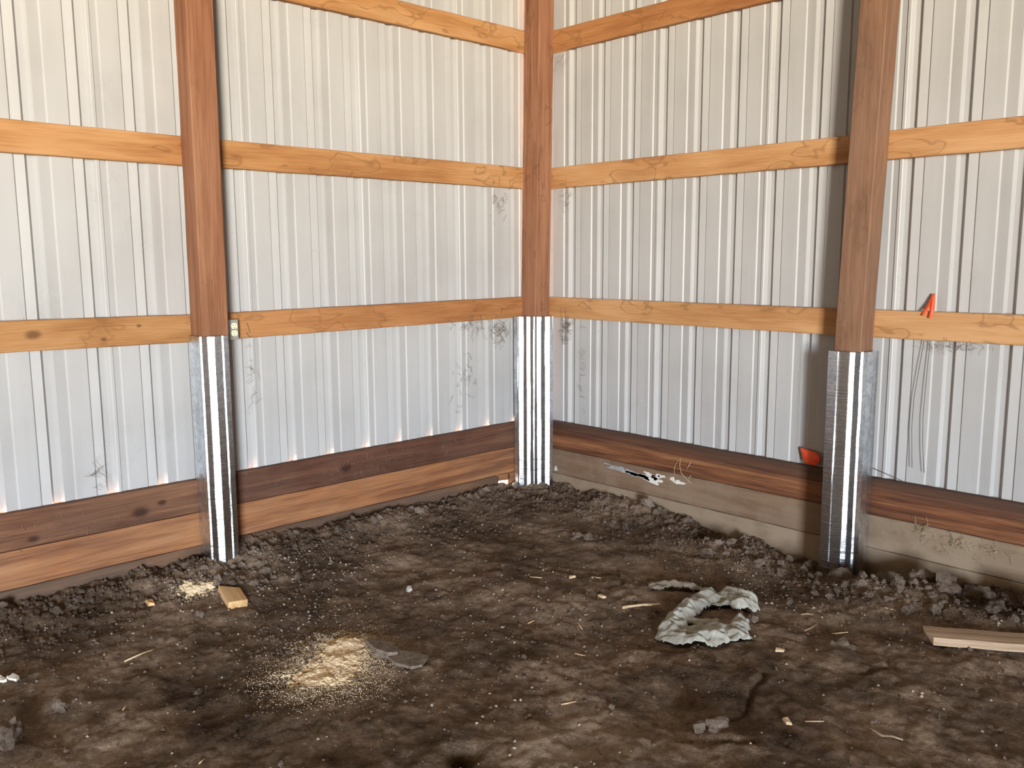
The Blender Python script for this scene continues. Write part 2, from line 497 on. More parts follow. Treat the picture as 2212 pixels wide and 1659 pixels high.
G0, G1, STEP = -0.03, 4.9, 0.0115
n = int((G1 - G0) / STEP)
ax = np.linspace(G0, G1, n + 1)
X, Y = np.meshgrid(ax, -ax, indexing='ij')
Z = ground(X, Y)
edge = np.clip((np.maximum(X, -Y) - 4.5) / 0.4, 0, 1)
Z = Z * (1 - edge) + (-0.03) * edge
verts = np.stack([X.ravel(), Y.ravel(), Z.ravel()], 1)
idx = np.arange((n + 1) * (n + 1)).reshape(n + 1, n + 1)
q = np.stack([idx[:-1, :-1].ravel(), idx[:-1, 1:].ravel(), idx[1:, 1:].ravel(), idx[1:, :-1].ravel()], 1)
nb = len(verts)
far_v = [(G1, -G1, -0.03), (BARN_X, -G1, -0.03), (BARN_X, 0.3, -0.03), (G1, 0.3, -0.03), (-0.03, -G1, -0.03), (-0.03, -BARN_Y, -0.03), (BARN_X, -BARN_Y, -0.03), (G1, 0.03, -0.03),
         (-0.03, 0.03, -0.06), (-0.03, 0.6, -0.06), (G1, 0.6, -0.06), (BARN_X, 0.6, -0.03)]
verts = np.vstack([verts, np.array(far_v)])
far_f = [(nb, nb + 1, nb + 2, nb + 3), (nb + 4, nb + 5, nb + 6, nb + 1), (nb + 8, nb + 7, nb + 10, nb + 9), (nb + 3, nb + 2, nb + 11, nb + 10)]
me = bpy.data.meshes.new('floor')
me.from_pydata(verts.tolist(), [], q.tolist() + far_f)
me.polygons.foreach_set('use_smooth', [True] * len(me.polygons))
me.update()
fix_normals(me)
floor = obj('floor', me, M_DIRT)
tag(floor, 'uneven bare dirt floor, dark brown, trodden and crumbly', None, kind='structure')

# ------------------------------------------------------------------ walls: ribbed steel sheets
PER = 0.2487
PROFILE = [(0.0, 0.0), (0.012, 0.020), (0.041, 0.020), (0.055, 0.0), (0.0965, 0.0070), (0.1030, 0.0005), (0.1920, 0.0005), (0.1985, 0.0070)]


def sheet_points(nribs, flange=True):
    pts = []
    if flange:
        pts += [(-0.017, -0.0026), (-0.004, -0.0030)]
    for i in range(nribs):
        pts += [(i * PER + u, d) for u, d in PROFILE]
    pts.append((nribs * PER, 0.0))
    return pts


def clip_points(pts, s_off):
    out = []
    for (a, da), (b, db) in zip(pts[:-1], pts[1:]):
        if a + s_off >= 0:
            if not out:
                out.append((a, da))
            out.append((b, db))
        elif b + s_off > 0:
            t = (-s_off - a) / (b - a)
            out = [(-s_off, da + (db - da) * t), (b, db)]
    return out


def sheet_mesh(wall, pts, zb, zt=BARN_H):
    vs, fs = [], []
    for s, d in pts:
        for z in (zb, zt):
            vs.append((s, d, z) if wall == 'R' else (-d, -s, z))
    for i in range(len(pts) - 1):
        fs.append((2 * i, 2 * i + 2, 2 * i + 3, 2 * i + 1) if wall == 'R' else (2 * i, 2 * i + 1, 2 * i + 3, 2 * i + 2))
    return mesh_data('siding_sheet', vs, fs)


LEFT_BOTTOM = 0.418   # these sheets stop short behind the skirt planks: daylight glows up through the ribs
wall_left = tag(obj('wall_left', None), 'off-white ribbed steel wall with the outlet box, bare on its inside', None, kind='structure')
wall_right = tag(obj('wall_right', None), 'off-white ribbed steel wall with the orange marker flags, bare on its inside', None, kind='structure')
for wname, wall, parent, first, length, zb in (('R', 'R', wall_right, 0.309, BARN_X, -0.2), ('L', 'L', wall_left, 0.724, BARN_Y, LEFT_BOTTOM)):
    full = sheet_mesh(wall, sheet_points(3), zb)
    full_low = sheet_mesh(wall, sheet_points(3), -0.2) if wall == 'L' else full
    W = 3 * PER
    s = first - W
    while s < length - 0.01:
        if s < 0:
            pts = clip_points(sheet_points(3), s)
            me = sheet_mesh(wall, pts, zb)
        elif s + W > length:
            pts = [p for p in sheet_points(3) if p[0] <= length - s]
            me = sheet_mesh(wall, pts, -0.2)
        elif wall == 'L' and s + W > 4.9:
            me = full_low
        else:
            me = full
        obj('siding_sheet', me, M_SIDING, parent, (s, 0, 0) if wall == 'R' else (0, -s, 0))
        s += W


def slab(name, lo, hi, m, parent=None):
    (x0, y0, z0), (x1, y1, z1) = lo, hi
    vs = [(x0, y0, z0), (x1, y0, z0), (x1, y1, z0), (x0, y1, z0), (x0, y0, z1), (x1, y0, z1), (x1, y1, z1), (x0, y1, z1)]
    fs = [(0, 3, 2, 1), (4, 5, 6, 7), (0, 1, 5, 4), (1, 2, 6, 5), (2, 3, 7, 6), (3, 0, 4, 7)]
    return obj(name, mesh_data(name, vs, fs), m, parent)


# the rest of the barn, behind the camera: the wall with the doorway, the fourth wall, the roof
wo = tag(obj('wall_opposite', None), 'far barn wall with the wide open doorway', None, kind='structure')
slab('wall_section', (BARN_X, DOOR_Y1, -0.2), (BARN_X + 0.06, 0.06, BARN_H), M_BARN, wo)
slab('wall_section', (BARN_X, -BARN_Y - 0.06, -0.2), (BARN_X + 0.06, DOOR_Y0, BARN_H), M_BARN, wo)
slab('wall_section', (BARN_X, DOOR_Y0, DOOR_Z), (BARN_X + 0.06, DOOR_Y1, BARN_H), M_BARN, wo)
tag(slab('wall_back', (-0.03, -BARN_Y - 0.06, -0.2), (BARN_X, -BARN_Y, BARN_H), M_BARN), 'fourth barn wall, closed', None, kind='structure')
tag(slab('ceiling', (-0.3, -BARN_Y - 0.3, BARN_H), (BARN_X + 0.3, 0.3, BARN_H + 0.08), M_ROOF), 'underside of the barn roof', None, kind='structure')

# ------------------------------------------------------------------ timbers
GT = 0.038


def plank(name, wall, s0, s1, z0, z1, h, m, label, cat, group=None, th=GT, seed=0, wane=0.0, parent=None):
    """horizontal board on a wall: s along the wall from the corner, z0/z1 bottom height at each end"""
    Ln = s1 - s0
    nseg = max(2, int(Ln / 0.06))
    rr = random.Random(seed)
    ph = rr.random() * 60
    ys = (0.0, th) if wall == 'L' else (0.0, -th)
    sgn = 1 if wall == 'L' else -1
    secs = []
    c = 0.004
    tongue = 0.006 if name == 'skirt_plank' else 0.0002
    for i in range(nseg + 1):
        x = Ln * i / nseg
        zb = (z1 - z0) * i / nseg
        e1 = 0.0016 * float(vnoise(np.array([x * 9 + ph]), np.array([1.5]))[0]) * 2
        e2 = 0.0016 * float(vnoise(np.array([x * 7 + ph]), np.array([7.5]))[0]) * 2
        wv = wane * max(0.0, float(fbm(np.array([x * 1.0 + ph]), np.array([3.2]), 4.0, 3)[0]))
        b = zb + e1
        t = zb + h + e2
        o = 0.0005 * sgn
        secs.append([(x, ys[0] + o, b - tongue), (x, ys[0] + sgn * th * .45, b - tongue), (x, ys[0] + sgn * th * .45, b), (x, ys[1] - sgn * c, b), (x, ys[1], b + c + wv), (x, ys[1], t - c), (x, ys[1] - sgn * c, t), (x, ys[0] + o, t)])
    vs, fs = sweep(secs)
    me = fix_normals(mesh_data(name, vs, fs))
    if wall == 'L':
        o = obj(name, me, m, parent, (0, -s0, z0), (0, 0, -math.pi / 2))
    else:
        o = obj(name, me, m, parent, (s0, 0, z0))
    if label:
        tag(o, label, cat, group)
    return o


PL, PR = 2.494, 2.404     # post centres along each wall
LA, RA = 4.95, 4.9
Z3, Z2, Z1 = 1.332 - .14, 2.217 - .14, 3.111 - .14
plank('wall_girt', 'L', 0.0, PL, Z3 + .006, Z3 - .008, .14, M_GIRT_B, 'lowest orange girt behind the outlet box, between that post and the corner', 'girt', seed=1)
plank('wall_girt', 'L', PL, LA, Z3 - .009, Z3 + .022, .142, M_GIRT_K, 'lowest orange girt on the outlet wall, with a round dark knot', 'girt', seed=2)
plank('wall_girt', 'L', 0.0, PL, Z2, Z2 - .004, .142, M_GIRT, 'middle orange girt on the outlet wall, between the corner post and the next post', 'girt', seed=3)
plank('wall_girt', 'L', PL, LA, Z2 - .005, Z2 + .002, .143, M_GIRT, 'middle orange girt on the outlet wall, beyond the post with the outlet', 'girt', seed=4)
plank('wall_girt', 'L', 0.0, PL, Z1 + .006, Z1, .14, M_GIRT, 'highest orange girt on the outlet wall, ending at the corner post', 'girt', seed=5)
plank('wall_girt', 'R', 0.0, PR, Z3 + .003, Z3, .14, M_GIRT_R, 'lowest orange girt on the flag wall, between the corner post and the next post', 'girt', seed=6, wane=.01)
plank('wall_girt', 'R', PR, RA, Z3, Z3 + .016, .14, M_GIRT_R, 'lowest orange girt with an orange flag tucked over it and bark along its bottom edge', 'girt', seed=7, wane=.035)
plank('wall_girt', 'R', 0.0, PR, Z2 - .001, Z2, .14, M_GIRT_R, 'middle orange girt on the flag wall, streaked with dark zigzag stains, beside the corner post', 'girt', seed=8)
plank('wall_girt', 'R', PR, RA, Z2 + .002, Z2 + .006, .14, M_GIRT_R, 'middle orange girt on the flag wall, beyond the post away from the corner', 'girt', seed=9)
plank('wall_girt', 'R', 0.0, PR, Z1, Z1 - .004, .14, M_GIRT_B, 'highest orange girt on the flag wall, with a bark-dark bottom edge', 'girt', seed=10, wane=.02)

# skirt planks: three high on each wall, joints at the posts
HT, J1, J2, BOT = 0.461, 0.262, 0.083, -0.14
g_ = 0.0025
LJ1, LJ2 = 0.283, 0.102
plank('skirt_plank', 'L', 0.0, PL, LJ1 + g_, LJ1 + g_, HT - LJ1 - g_, M_SK_LT, 'top skirt plank, dark reddish brown, on the outlet wall between corner and outlet post', 'plank', seed=21)
plank('skirt_plank', 'L', PL, LA, LJ1 + g_, LJ1 + g_, HT - LJ1 - g_, M_SK_LK, 'top skirt plank with dark knots, beyond the outlet post', 'plank', seed=22)
plank('skirt_plank', 'L', 0.0, PL, LJ2 + g_, LJ2 + g_, LJ1 - LJ2 - g_, M_SK_LB, 'second skirt plank, dusty orange, on the outlet wall between corner and outlet post', 'plank', seed=23)
plank('skirt_plank', 'L', PL, LA, LJ2 + g_, LJ2 + g_, LJ1 - LJ2 - g_, M_SK_LB, 'second skirt plank, orange with straight grain, beyond the outlet post', 'plank', seed=24)
plank('skirt_plank', 'L', 0.425, PL, BOT, BOT, LJ2 - BOT, M_SK_LG, 'bottom skirt plank half buried in dirt, ending at the light gap by the corner', 'plank', seed=25)
plank('skirt_plank', 'L', 0.0, 0.335, BOT, BOT, LJ2 - BOT, M_SK_LB, 'short bottom skirt plank behind the corner post', 'plank', seed=27)
plank('skirt_plank', 'L', 0.32, 0.44, 0.055, 0.062, LJ2 - 0.058, M_SK_LB, 'splinter of plank left above the light gap by the corner', 'plank', seed=28)
plank('skirt_plank', 'L', PL, LA, BOT, BOT, LJ2 - BOT, M_SK_LG, 'bottom skirt plank, greyed, half buried beyond the outlet post', 'plank', seed=26)
sk_rt = plank('skirt_plank', 'R', 0.0, PR, J1 + g_, J1 + g_, HT - J1 - g_, M_SK_RT, 'top skirt plank with black upper edge, on the flag wall beside the corner post', 'plank', seed=31)
plank('skirt_plank', 'R', PR, RA, J1 + g_, J1 + g_, HT - J1 - g_, M_SK_RT, 'top skirt plank, red-brown and tan, below the hanging flag wires', 'plank', seed=32)
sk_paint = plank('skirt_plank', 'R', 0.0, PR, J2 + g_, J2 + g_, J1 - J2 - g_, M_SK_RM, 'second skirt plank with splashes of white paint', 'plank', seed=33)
plank('skirt_plank', 'R', PR, RA, J2 + g_, J2 + g_, J1 - J2 - g_, M_SK_RD, 'second skirt plank, dusty tan with tufts of hay', 'plank', seed=34)
plank('skirt_plank', 'R', 0.0, PR, BOT, BOT, J2 - BOT, M_SK_RD, 'bottom skirt plank, dusty, under the white paint splashes', 'plank', seed=35)
plank('skirt_plank', 'R', PR, RA, BOT, BOT, J2 - BOT, M_SK_RD, 'bottom skirt plank, dusty, below the tufts of hay', 'plank', seed=36)


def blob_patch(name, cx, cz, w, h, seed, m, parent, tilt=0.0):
    """thin dried-paint flake or painted-on light leak on the face of a flag-wall plank (plank-local coordinates)"""
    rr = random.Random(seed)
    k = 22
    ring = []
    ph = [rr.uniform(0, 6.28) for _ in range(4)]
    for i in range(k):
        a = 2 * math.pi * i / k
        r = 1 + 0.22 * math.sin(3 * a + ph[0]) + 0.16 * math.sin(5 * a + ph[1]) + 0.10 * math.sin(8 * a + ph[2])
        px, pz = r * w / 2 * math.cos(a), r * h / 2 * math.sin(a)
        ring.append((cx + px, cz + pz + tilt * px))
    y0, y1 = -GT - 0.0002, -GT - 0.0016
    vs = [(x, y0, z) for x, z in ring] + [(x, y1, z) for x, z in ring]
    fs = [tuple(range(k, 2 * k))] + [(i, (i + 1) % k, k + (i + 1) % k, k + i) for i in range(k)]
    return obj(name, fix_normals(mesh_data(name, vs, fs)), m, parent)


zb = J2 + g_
for i, (cx, zc, w, h, mt, tl) in enumerate([(0.80, .215, .16, .022, M_SMEAR, -.05), (0.93, .206, .15, .022, M_SMEAR, -.08), (0.925, .203, .085, .013, M_PAINT_LIGHT, -.1), (1.00, .199, .10, .018, M_PAINT_LIGHT, -.12),
                                          (1.07, .192, .15, .030, M_PAINT_LIGHT, -.06), (1.05, .222, .075, .016, M_PAINT_LIGHT, -.15), (1.10, .212, .06, .022, M_PAINT_LIGHT, .1), (1.14, .228, .065, .013, M_PAINT_LIGHT, -.05),
                                          (1.235, .222, .035, .020, M_PAINT_LIGHT, -.3), (1.285, .212, .07, .016, M_PAINT_LIGHT, -.03), (0.70, .232, .06, .006, M_SMEAR, -.05), (0.222, .118, .022, .036, M_PAINT_LIGHT, 0)]):  # last patch: daylight leaking in near the corner, painted on as a white flake
    blob_patch('paint_or_light_patch', cx, zc - zb, w * 1.12, h * 1.45 if w > .03 else h, 50 + i, mt, sk_paint, tl)


def post(name, cx, cy, w, m, label, shift, zt=BARN_H, zb_=-0.25, seed=0):
    rr = random.Random(seed)
    secs = []
    h = w / 2
    c = 0.005
    k = 72
    for i in range(k + 1):
        z = zb_ + (zt - zb_) * i / k
        dx, dy = shift(z)
        e = [0.0018 * float(vnoise(np.array([z * 6 + j * 9 + seed]), np.array([seed * 3.3 + 0.5]))[0]) for j in range(4)]
        x0, x1, y0, y1 = dx - h + e[0], dx + h + e[1], dy - h + e[2], dy + h + e[3]
        secs.append([(x0 + c, y0, z), (x1 - c, y0, z), (x1, y0 + c, z), (x1, y1 - c, z), (x1 - c, y1, z), (x0 + c, y1, z), (x0, y1 - c, z), (x0, y0 + c, z)])
    vs, fs = sweep(secs)
    return tag(obj(name, fix_normals(mesh_data(name, vs, fs)), m, None, (cx, cy, 0)), label, 'post')


def sh_corner(z):
    t = 0.0142 * (max(z, 1.2) - 2.15)
    return (0.69 * t, 0.72 * t)


post('timber_post', GT + .07 + .001, -GT - .07 - .001, .14, M_POST_C, 'square brown timber post standing in the corner', sh_corner, seed=1)
post('timber_post', GT + .07 + .001, -PL, .14, M_POST, 'square brown timber post with the outlet box at its side', lambda z: (0, 0.004 * (z - 1.6)), seed=2)
post('timber_post', PR, -GT - .07 - .001, .14, M_POST_D, 'square timber post on the flag wall, dull brown with a pale side', lambda z: (0.028 * (max(z, 1.2) - 1.67), 0), seed=3)


# ------------------------------------------------------------------ galvanised sleeves round the feet of the posts
def sleeve(start, facets, z0, z1, label, seed):
    pts = [Vector((start[0], start[1]))]
    for phi, ln in facets:
        p = R(phi)
        pts.append(pts[-1] + Vector((-math.sin(p) * ln, math.cos(p) * ln)))
    cx = sum(p.x for p in pts) / len(pts); cy = sum(p.y for p in pts) / len(pts)
    rows = 16
    vs, fs = [], []
    # round every fold a little: split each facet into a flat core and short folds
    fine = [pts[0]]
    for a, b in zip(pts[:-1], pts[1:]):
        d = b - a
        fine.append(a + d * 0.06)
        fine.append(b - d * 0.06)
    fine.append(pts[-1])
    k = len(fine)
    for i in range(rows + 1):
        z = z0 + (z1 - z0) * i / rows
        for j, p in enumerate(fine):
            w = 0.0012 * float(vnoise(np.array([z * 5 + seed]), np.array([j * 0.37]))[0]) * 2
            vs.append((p.x - cx + w, p.y - cy - w, z - z0))
    for i in range(rows):
        for j in range(k - 1):
            fs.append((i * k + j, i * k + j + 1, (i + 1) * k + j + 1, (i + 1) * k + j))
    me = mesh_data('steel_sleeve', vs, fs)
    o = obj('post_sleeve', me, M_STEEL, None, (cx, cy, z0))
    md = o.modifiers.new('gauge', 'SOLIDIFY'); md.thickness = 0.0012; md.offset = 0
    return tag(o, label, 'sleeve')


sleeve((0.055, -0.286), [(-80, .028), (-60, .006), (-98, .006), (-46, .034), (-64, .0225), (-42, .025), (-62, .0215), (-42, .009), (-23, .0187), (-42, .027), (-24, .028), (-40, .036), (-8, .0258)],
       -0.2, 1.206, 'shiny galvanised sheet sleeve, many-ribbed, round the corner post', 3)
sleeve((0.060, -2.588), [(-92, .04), (-80, .03), (-98, .03), (-86, .025), (-31, .011), (-56, .029), (-30, .036), (17, .042), (50, .008), (-26, .009), (20, .034)],
       -0.2, 1.222, 'galvanised sheet sleeve with one broad bright rib, below the outlet box', 9)
sleeve((2.318, -0.228), [(-101, .053), (-62, .008), (-122, .008), (-76, .047), (-54, .026), (-34, .031), (-54, .012), (-22, .031), (-11, .044), (0, .055)],
       -0.25, 1.128, 'galvanised sheet sleeve standing in a dug hollow on the flag wall', 15)

# ------------------------------------------------------------------ outlet box
ob = tag(obj('outlet_box', None, None, None, (0.1, -2.365, 1.188)), 'small grey metal outlet box with ivory duplex socket beside the post', 'outlet')


def bevel_box(name, lo, hi, r, m, parent):
    bm = bmesh.new()
    bmesh.ops.create_cube(bm, size=1.0)
    for v in bm.verts:
        for k in range(3):
            v.co[k] = lo[k] + (v.co[k] + 0.5) * (hi[k] - lo[k])
    bmesh.ops.bevel(bm, geom=bm.edges[:], offset=r, segments=2, affect='EDGES')
    me = bpy.data.meshes.new(name); bm.to_mesh(me); bm.free()
    return obj(name, me, m, parent)


bevel_box('box_body', (-0.060, -0.055, 0.001), (-0.003, 0.029, 0.103), .003, M_BOX, ob)
pl = bevel_box('cover_plate', (-0.003, -0.056, 0.0), (0.0, 0.030, 0.104), .001, M_BOX, ob)


def disc(name, y, z, r, x0, x1, m, parent, n=20, sy=1.0, flat=None):
    ring = []
    for i in range(n):
        a = 2 * math.pi * i / n
        yy, zz = r * math.cos(a) * sy, r * math.sin(a)
        if flat:
            zz = max(-flat, min(flat, zz))
        ring.append((y + yy, z + zz))
    vs = [(x0, a, b) for a, b in ring] + [(x1, a, b) for a, b in ring]
    fs = [tuple(range(n))[::-1], tuple(range(n, 2 * n))] + [(i, (i + 1) % n, n + (i + 1) % n, n + i) for i in range(n)]
    return obj(name, fix_normals(mesh_data(name, vs, fs)), m, parent)


for zc in (0.072, 0.034):
    s_ = disc('socket', 0.006, zc, 0.0175, -0.001, 0.004, M_IVORY, ob, 24, 1.0, 0.0148)
    for dy, hh in ((-0.006, .0045), (0.006, .0036)):
        slab('slot', (0.0035, 0.006 + dy - .0011, zc + .004 - hh), (0.0043, 0.006 + dy + .0011, zc + .004 + hh), M_BLACK, s_)
    disc('ground_hole', 0.006, zc - .009, 0.0026, 0.0035, 0.0043, M_BLACK, s_, 10)
disc('screw', 0.006, 0.053, 0.003, -0.001, 0.0015, M_SCREW, ob, 10)


# ------------------------------------------------------------------ marker flags
def sheet_obj(name, rows, m, parent, th=0.0008):
    k = len(rows[0])
    vs = [p for r in rows for p in r]
    fs = [(i * k + j, i * k + j + 1, (i + 1) * k + j + 1, (i + 1) * k + j) for i in range(len(rows) - 1) for j in range(k - 1)]
    o = obj(name, mesh_data(name, vs, fs, True), m, parent)
    md = o.modifiers.new('thickness', 'SOLIDIFY'); md.thickness = th; md.offset = 0
    md2 = o.modifiers.new('soften', 'SUBSURF'); md2.levels = 1; md2.render_levels = 1
    return o


f1 = tag(obj('marker_flag', None, None, None, (2.72, -0.045, 1.30)), 'orange marker flag folded over the lowest girt, its two wires hanging below', 'flag')
FX, FY, FZ = 2.72, -0.045, 1.30


def rel(pts, o):
    return [tuple(p[i] - o[i] for i in range(3)) for p in pts]


O1 = (FX, FY, FZ)
sheet_obj('flag_sheet', [rel(r, O1) for r in (
    [(2.733, -0.018, 1.424), (2.737, -0.020, 1.427), (2.741, -0.017, 1.422)],
    [(2.721, -0.022, 1.395), (2.731, -0.038, 1.392), (2.744, -0.020, 1.393)],
    [(2.711, -0.030, 1.365), (2.723, -0.050, 1.362), (2.732, -0.036, 1.372), (2.742, -0.046, 1.362), (2.749, -0.030, 1.365)][0:5:2],
    [(2.700, -0.042, 1.336), (2.716, -0.056, 1.335), (2.727, -0.044, 1.345)],
    [(2.692, -0.046, 1.318), (2.704, -0.055, 1.312), (2.714, -0.046, 1.320)])], M_FLAG, f1)
sheet_obj('flag_sheet', [rel(r, O1) for r in (
    [(2.735, -0.018, 1.425), (2.739, -0.021, 1.426), (2.743, -0.017, 1.421)],
    [(2.733, -0.030, 1.395), (2.740, -0.040, 1.393), (2.748, -0.024, 1.392)],
    [(2.733, -0.040, 1.362), (2.742, -0.052, 1.360), (2.752, -0.036, 1.360)],
    [(2.734, -0.046, 1.338), (2.746, -0.056, 1.335), (2.757, -0.044, 1.333)],
    [(2.728, -0.048, 1.308), (2.738, -0.058, 1.298), (2.748, -0.047, 1.312)])], M_FLAG, f1)
for pth in ([(2.735, -0.012, 1.42), (2.715, -0.012, 1.30), (2.704, -0.018, 1.176), (2.690, -0.020, 1.05), (2.674, -0.020, 0.90), (2.672, -0.020, 0.74), (2.680, -0.020, 0.62), (2.686, -0.022, 0.545)],
            [(2.740, -0.012, 1.42), (2.736, -0.012, 1.30), (2.733, -0.016, 1.178), (2.728, -0.02, 1.0), (2.724, -0.022, 0.81), (2.730, -0.022, 0.68), (2.738, -0.022, 0.60), (2.747, -0.022, 0.530)]):
    vs, fs = tube(rel(pth, O1), 0.0016, 6)
    obj('wire_stem', mesh_data('wire_stem', vs, fs, True), M_WIRE, f1)

O2 = (2.15, -0.03, 0.47)
f2 = tag(obj('marker_flag', None, None, None, O2), 'crumpled orange marker flag on the skirt top, its wire passing behind the sleeve', 'flag')
sheet_obj('flag_sheet', [rel(r, O2) for r in (
    [(2.066, -0.020, 0.560), (2.100, -0.030, 0.556), (2.140, -0.036, 0.553), (2.170, -0.026, 0.548), (2.196, -0.030, 0.536)],
    [(2.082, -0.028, 0.536), (2.110, -0.048, 0.530), (2.142, -0.034, 0.535), (2.170, -0.056, 0.524), (2.204, -0.036, 0.514)],
    [(2.092, -0.028, 0.508), (2.120, -0.040, 0.504), (2.146, -0.058, 0.508), (2.175, -0.042, 0.500), (2.206, -0.038, 0.496)],
    [(2.104, -0.030, 0.472), (2.124, -0.034, 0.474), (2.148, -0.044, 0.472), (2.168, -0.038, 0.470), (2.184, -0.034, 0.474)])], M_FLAG, f2)
vs, fs = tube(rel([(2.10, -0.032, 0.556), (2.19, -0.030, 0.548), (2.24, -0.026, 0.534), (2.36, -0.022, 0.525), (2.46, -0.020, 0.515), (2.56, -0.022, 0.490), (2.655, -0.026, 0.466)], O2), 0.0016, 6)
obj('wire_stem', mesh_data('wire_stem', vs, fs, True), M_WIRE, f2)


# ------------------------------------------------------------------ loose things on the floor
def lump(seed, flat=0.7, rough_=0.28):
    from mathutils import noise as mn
    bm = bmesh.new()
    bmesh.ops.create_icosphere(bm, subdivisions=3, radius=1.0)
    off = Vector((seed * 7.1, seed * 3.3, seed * 5.7))
    rr = random.Random(seed)
    cuts = [(Vector((rr.gauss(0, 1), rr.gauss(0, 1), rr.gauss(0.3, .6))).normalized(), rr.uniform(.55, .85)) for _ in range(6)]
    for v in bm.verts:
        p = v.co.copy()
        for nn, dd in cuts:          # broken flat faces
            t = p.dot(nn)
            if t > dd:
                p = p - nn * (t - dd) * .85
        d = 1 + rough_ * mn.noise(p * 1.3 + off) + 0.26 * mn.noise(p * 3.1 + off) + 0.16 * mn.noise(p * 7.0 + off)
        v.co = Vector((p.x * d, p.y * d * (0.70 + 0.1 * (seed % 3)), max(p.z, -0.6) * d * flat))
    me = bpy.data.meshes.new('dirt_clod'); bm.to_mesh(me); bm.free()
    return me


LUMPS = [lump(i, 0.55 + 0.12 * (i % 4), 0.35 + 0.15 * (i % 3)) for i in range(10)]
for me in LUMPS:
    me.materials.append(M_CLOD)
PLACED = [(0.108, -0.108, .18), (0.108, -2.494, .13), (2.404, -0.108, .13), (2.41, -.14, .13), (.15, -.17, .14), (.12, -2.5, .13), (.60, -2.675, .10), (1.5, -2.46, .12), (1.66, -2.44, .12), (2.2, -1.2, .16), (2.4, -1.35, .16), (2.28, -.97, .13), (2.0, -1.0, .11),
          (3.08, -.80, .12), (3.2, -.72, .14), (3.35, -.64, .14), (3.5, -.55, .14), (3.65, -.46, .14), (3.8, -.38, .14), (1.36, -2.54, .1), (1.5, -2.65, .12), (.385, -2.76, .05)]


def free_spot(x, y, r):
    return x - r > .045 and y + r < -.045 and all(math.hypot(x - a, y - b) > r + c for a, b, c in PLACED)


def clod(x, y, r, label, group, sink=0.25, var=None, flat=1.0):
    me = LUMPS[rng.randrange(10) if var is None else var]
    o = bpy.data.objects.new('dirt_clod', me)
    o.location = (x, y, gz(x, y) + r * 0.55 * flat - r * sink)
    o.rotation_euler = (rng.uniform(-.35, .35), rng.uniform(-.35, .35), rng.uniform(0, 6.28))
    s = r * rng.uniform(0.9, 1.1)
    o.scale = (s, s, s * flat)
    col.objects.link(o)
    PLACED.append((x, y, r * 1.05))
    return tag(o, label, 'clod', group)


def scatter(count, place, rlo, rhi, where, group, sink=0.3):
    for _ in range(count):
        for _t in range(30):
            x, y = place()
            r = rlo + (rhi - rlo) * rng.random() ** 1.6
            if free_spot(x, y, r):
                size = 'big' if r > .034 else ('middling' if r > .021 else 'small')
                clod(x, y, r, size + ' ' + where, size + ' ' + group, sink)
                break


# single clods that stand out
clod(1.235, -3.80, 0.075, 'large pale dirt lump lying alone on the floor', None, .3, 1)
clod(2.845, -2.0, 0.062, 'grey speckled lump beside the hollow, ringed by a crack', None, .45, 2, .7)
clod(1.084, -3.589, 0.034, 'small grey-brown lump on the bare floor beyond the pine offcut', None, .3, 3)
clod(0.396, -2.403, 0.036, 'smooth rounded grey clod near the sleeve below the outlet', None, .3, 4)
clod(1.091, -0.778, 0.036, 'upright clod of the pair in front of the corner', 'pair of clods before the corner', .1, 5)
clod(1.161, -0.756, 0.034, 'squat clod of the pair in front of the corner', 'pair of clods before the corner', .1, 6)
clod(1.775, -0.442, 0.05, 'flat slab-like clod before the dusty planks', None, .35, 7, .55)
clod(1.817, -0.28, 0.036, 'pale clod close to the dusty planks of the flag wall', None, .2, 0)
clod(2.443, -1.09, 0.035, 'rounded pale clod at the end of the rag', None, .15, 1)
clod(2.854, -1.124, 0.085, 'broad flattened patch of raised soil between rag and old board', None, .6, 2, .4)
clod(2.465, -0.80, 0.03, 'brown clod between the rag and the sleeve in the hollow', None, .2, 4)
clod(2.478, -0.335, 0.060, 'angular clod right in front of the sleeve in the hollow', None, .2, 5)
clod(1.12, -0.14, 0.05, 'grey clod leaning on the bottom plank below the white paint', None, .1, 6)
clod(0.10, -0.32, 0.036, 'clod by the light gap at the corner', None, .2, 7)
clod(0.977, -2.307, 0.034, 'long flat crumb of soil between offcut and sawdust heap', None, .45, 3, .5)
tag(obj('pebble', lump(31, 0.9, .35), plain('pale_stone', (.45, .42, .36), .8), None, (1.074, -1.982, gz(1.074, -1.982) + .008)), 'pale pointed pebble alone on the dark floor', 'pebble').scale = (.02, .018, .022)

for i, (x, y, r) in enumerate(((2.71, -.27, .062), (2.84, -.22, .07), (2.98, -.30, .06), (3.10, -.22, .075), (3.22, -.38, .062), (3.36, -.25, .075), (2.80, -.40, .05), (3.50, -.33, .07))):
    clod(x, y, r, 'fist-sized grey clod topping the spoil heap beyond the sleeve in the hollow', 'fist-sized clods topping the spoil heap', .25, i)
scatter(46, lambda: (.085 + abs(rng.gauss(0, .07)), -rng.uniform(.55, 3.6)), .012, .036, 'dark dirt clod in the row heaped along the outlet wall', 'clods heaped along the outlet wall')
scatter(36, lambda: (rng.gauss(.36, .11), rng.gauss(-2.56, .18)), .011, .036, 'crumbly dirt clod around the sleeve below the outlet', 'clods at the sleeve below the outlet')


def along_flag_wall():
    x = rng.uniform(1.0, 2.25)
    return x, -.09 - abs(rng.gauss(.05 + .12 * (x - 1), .12))


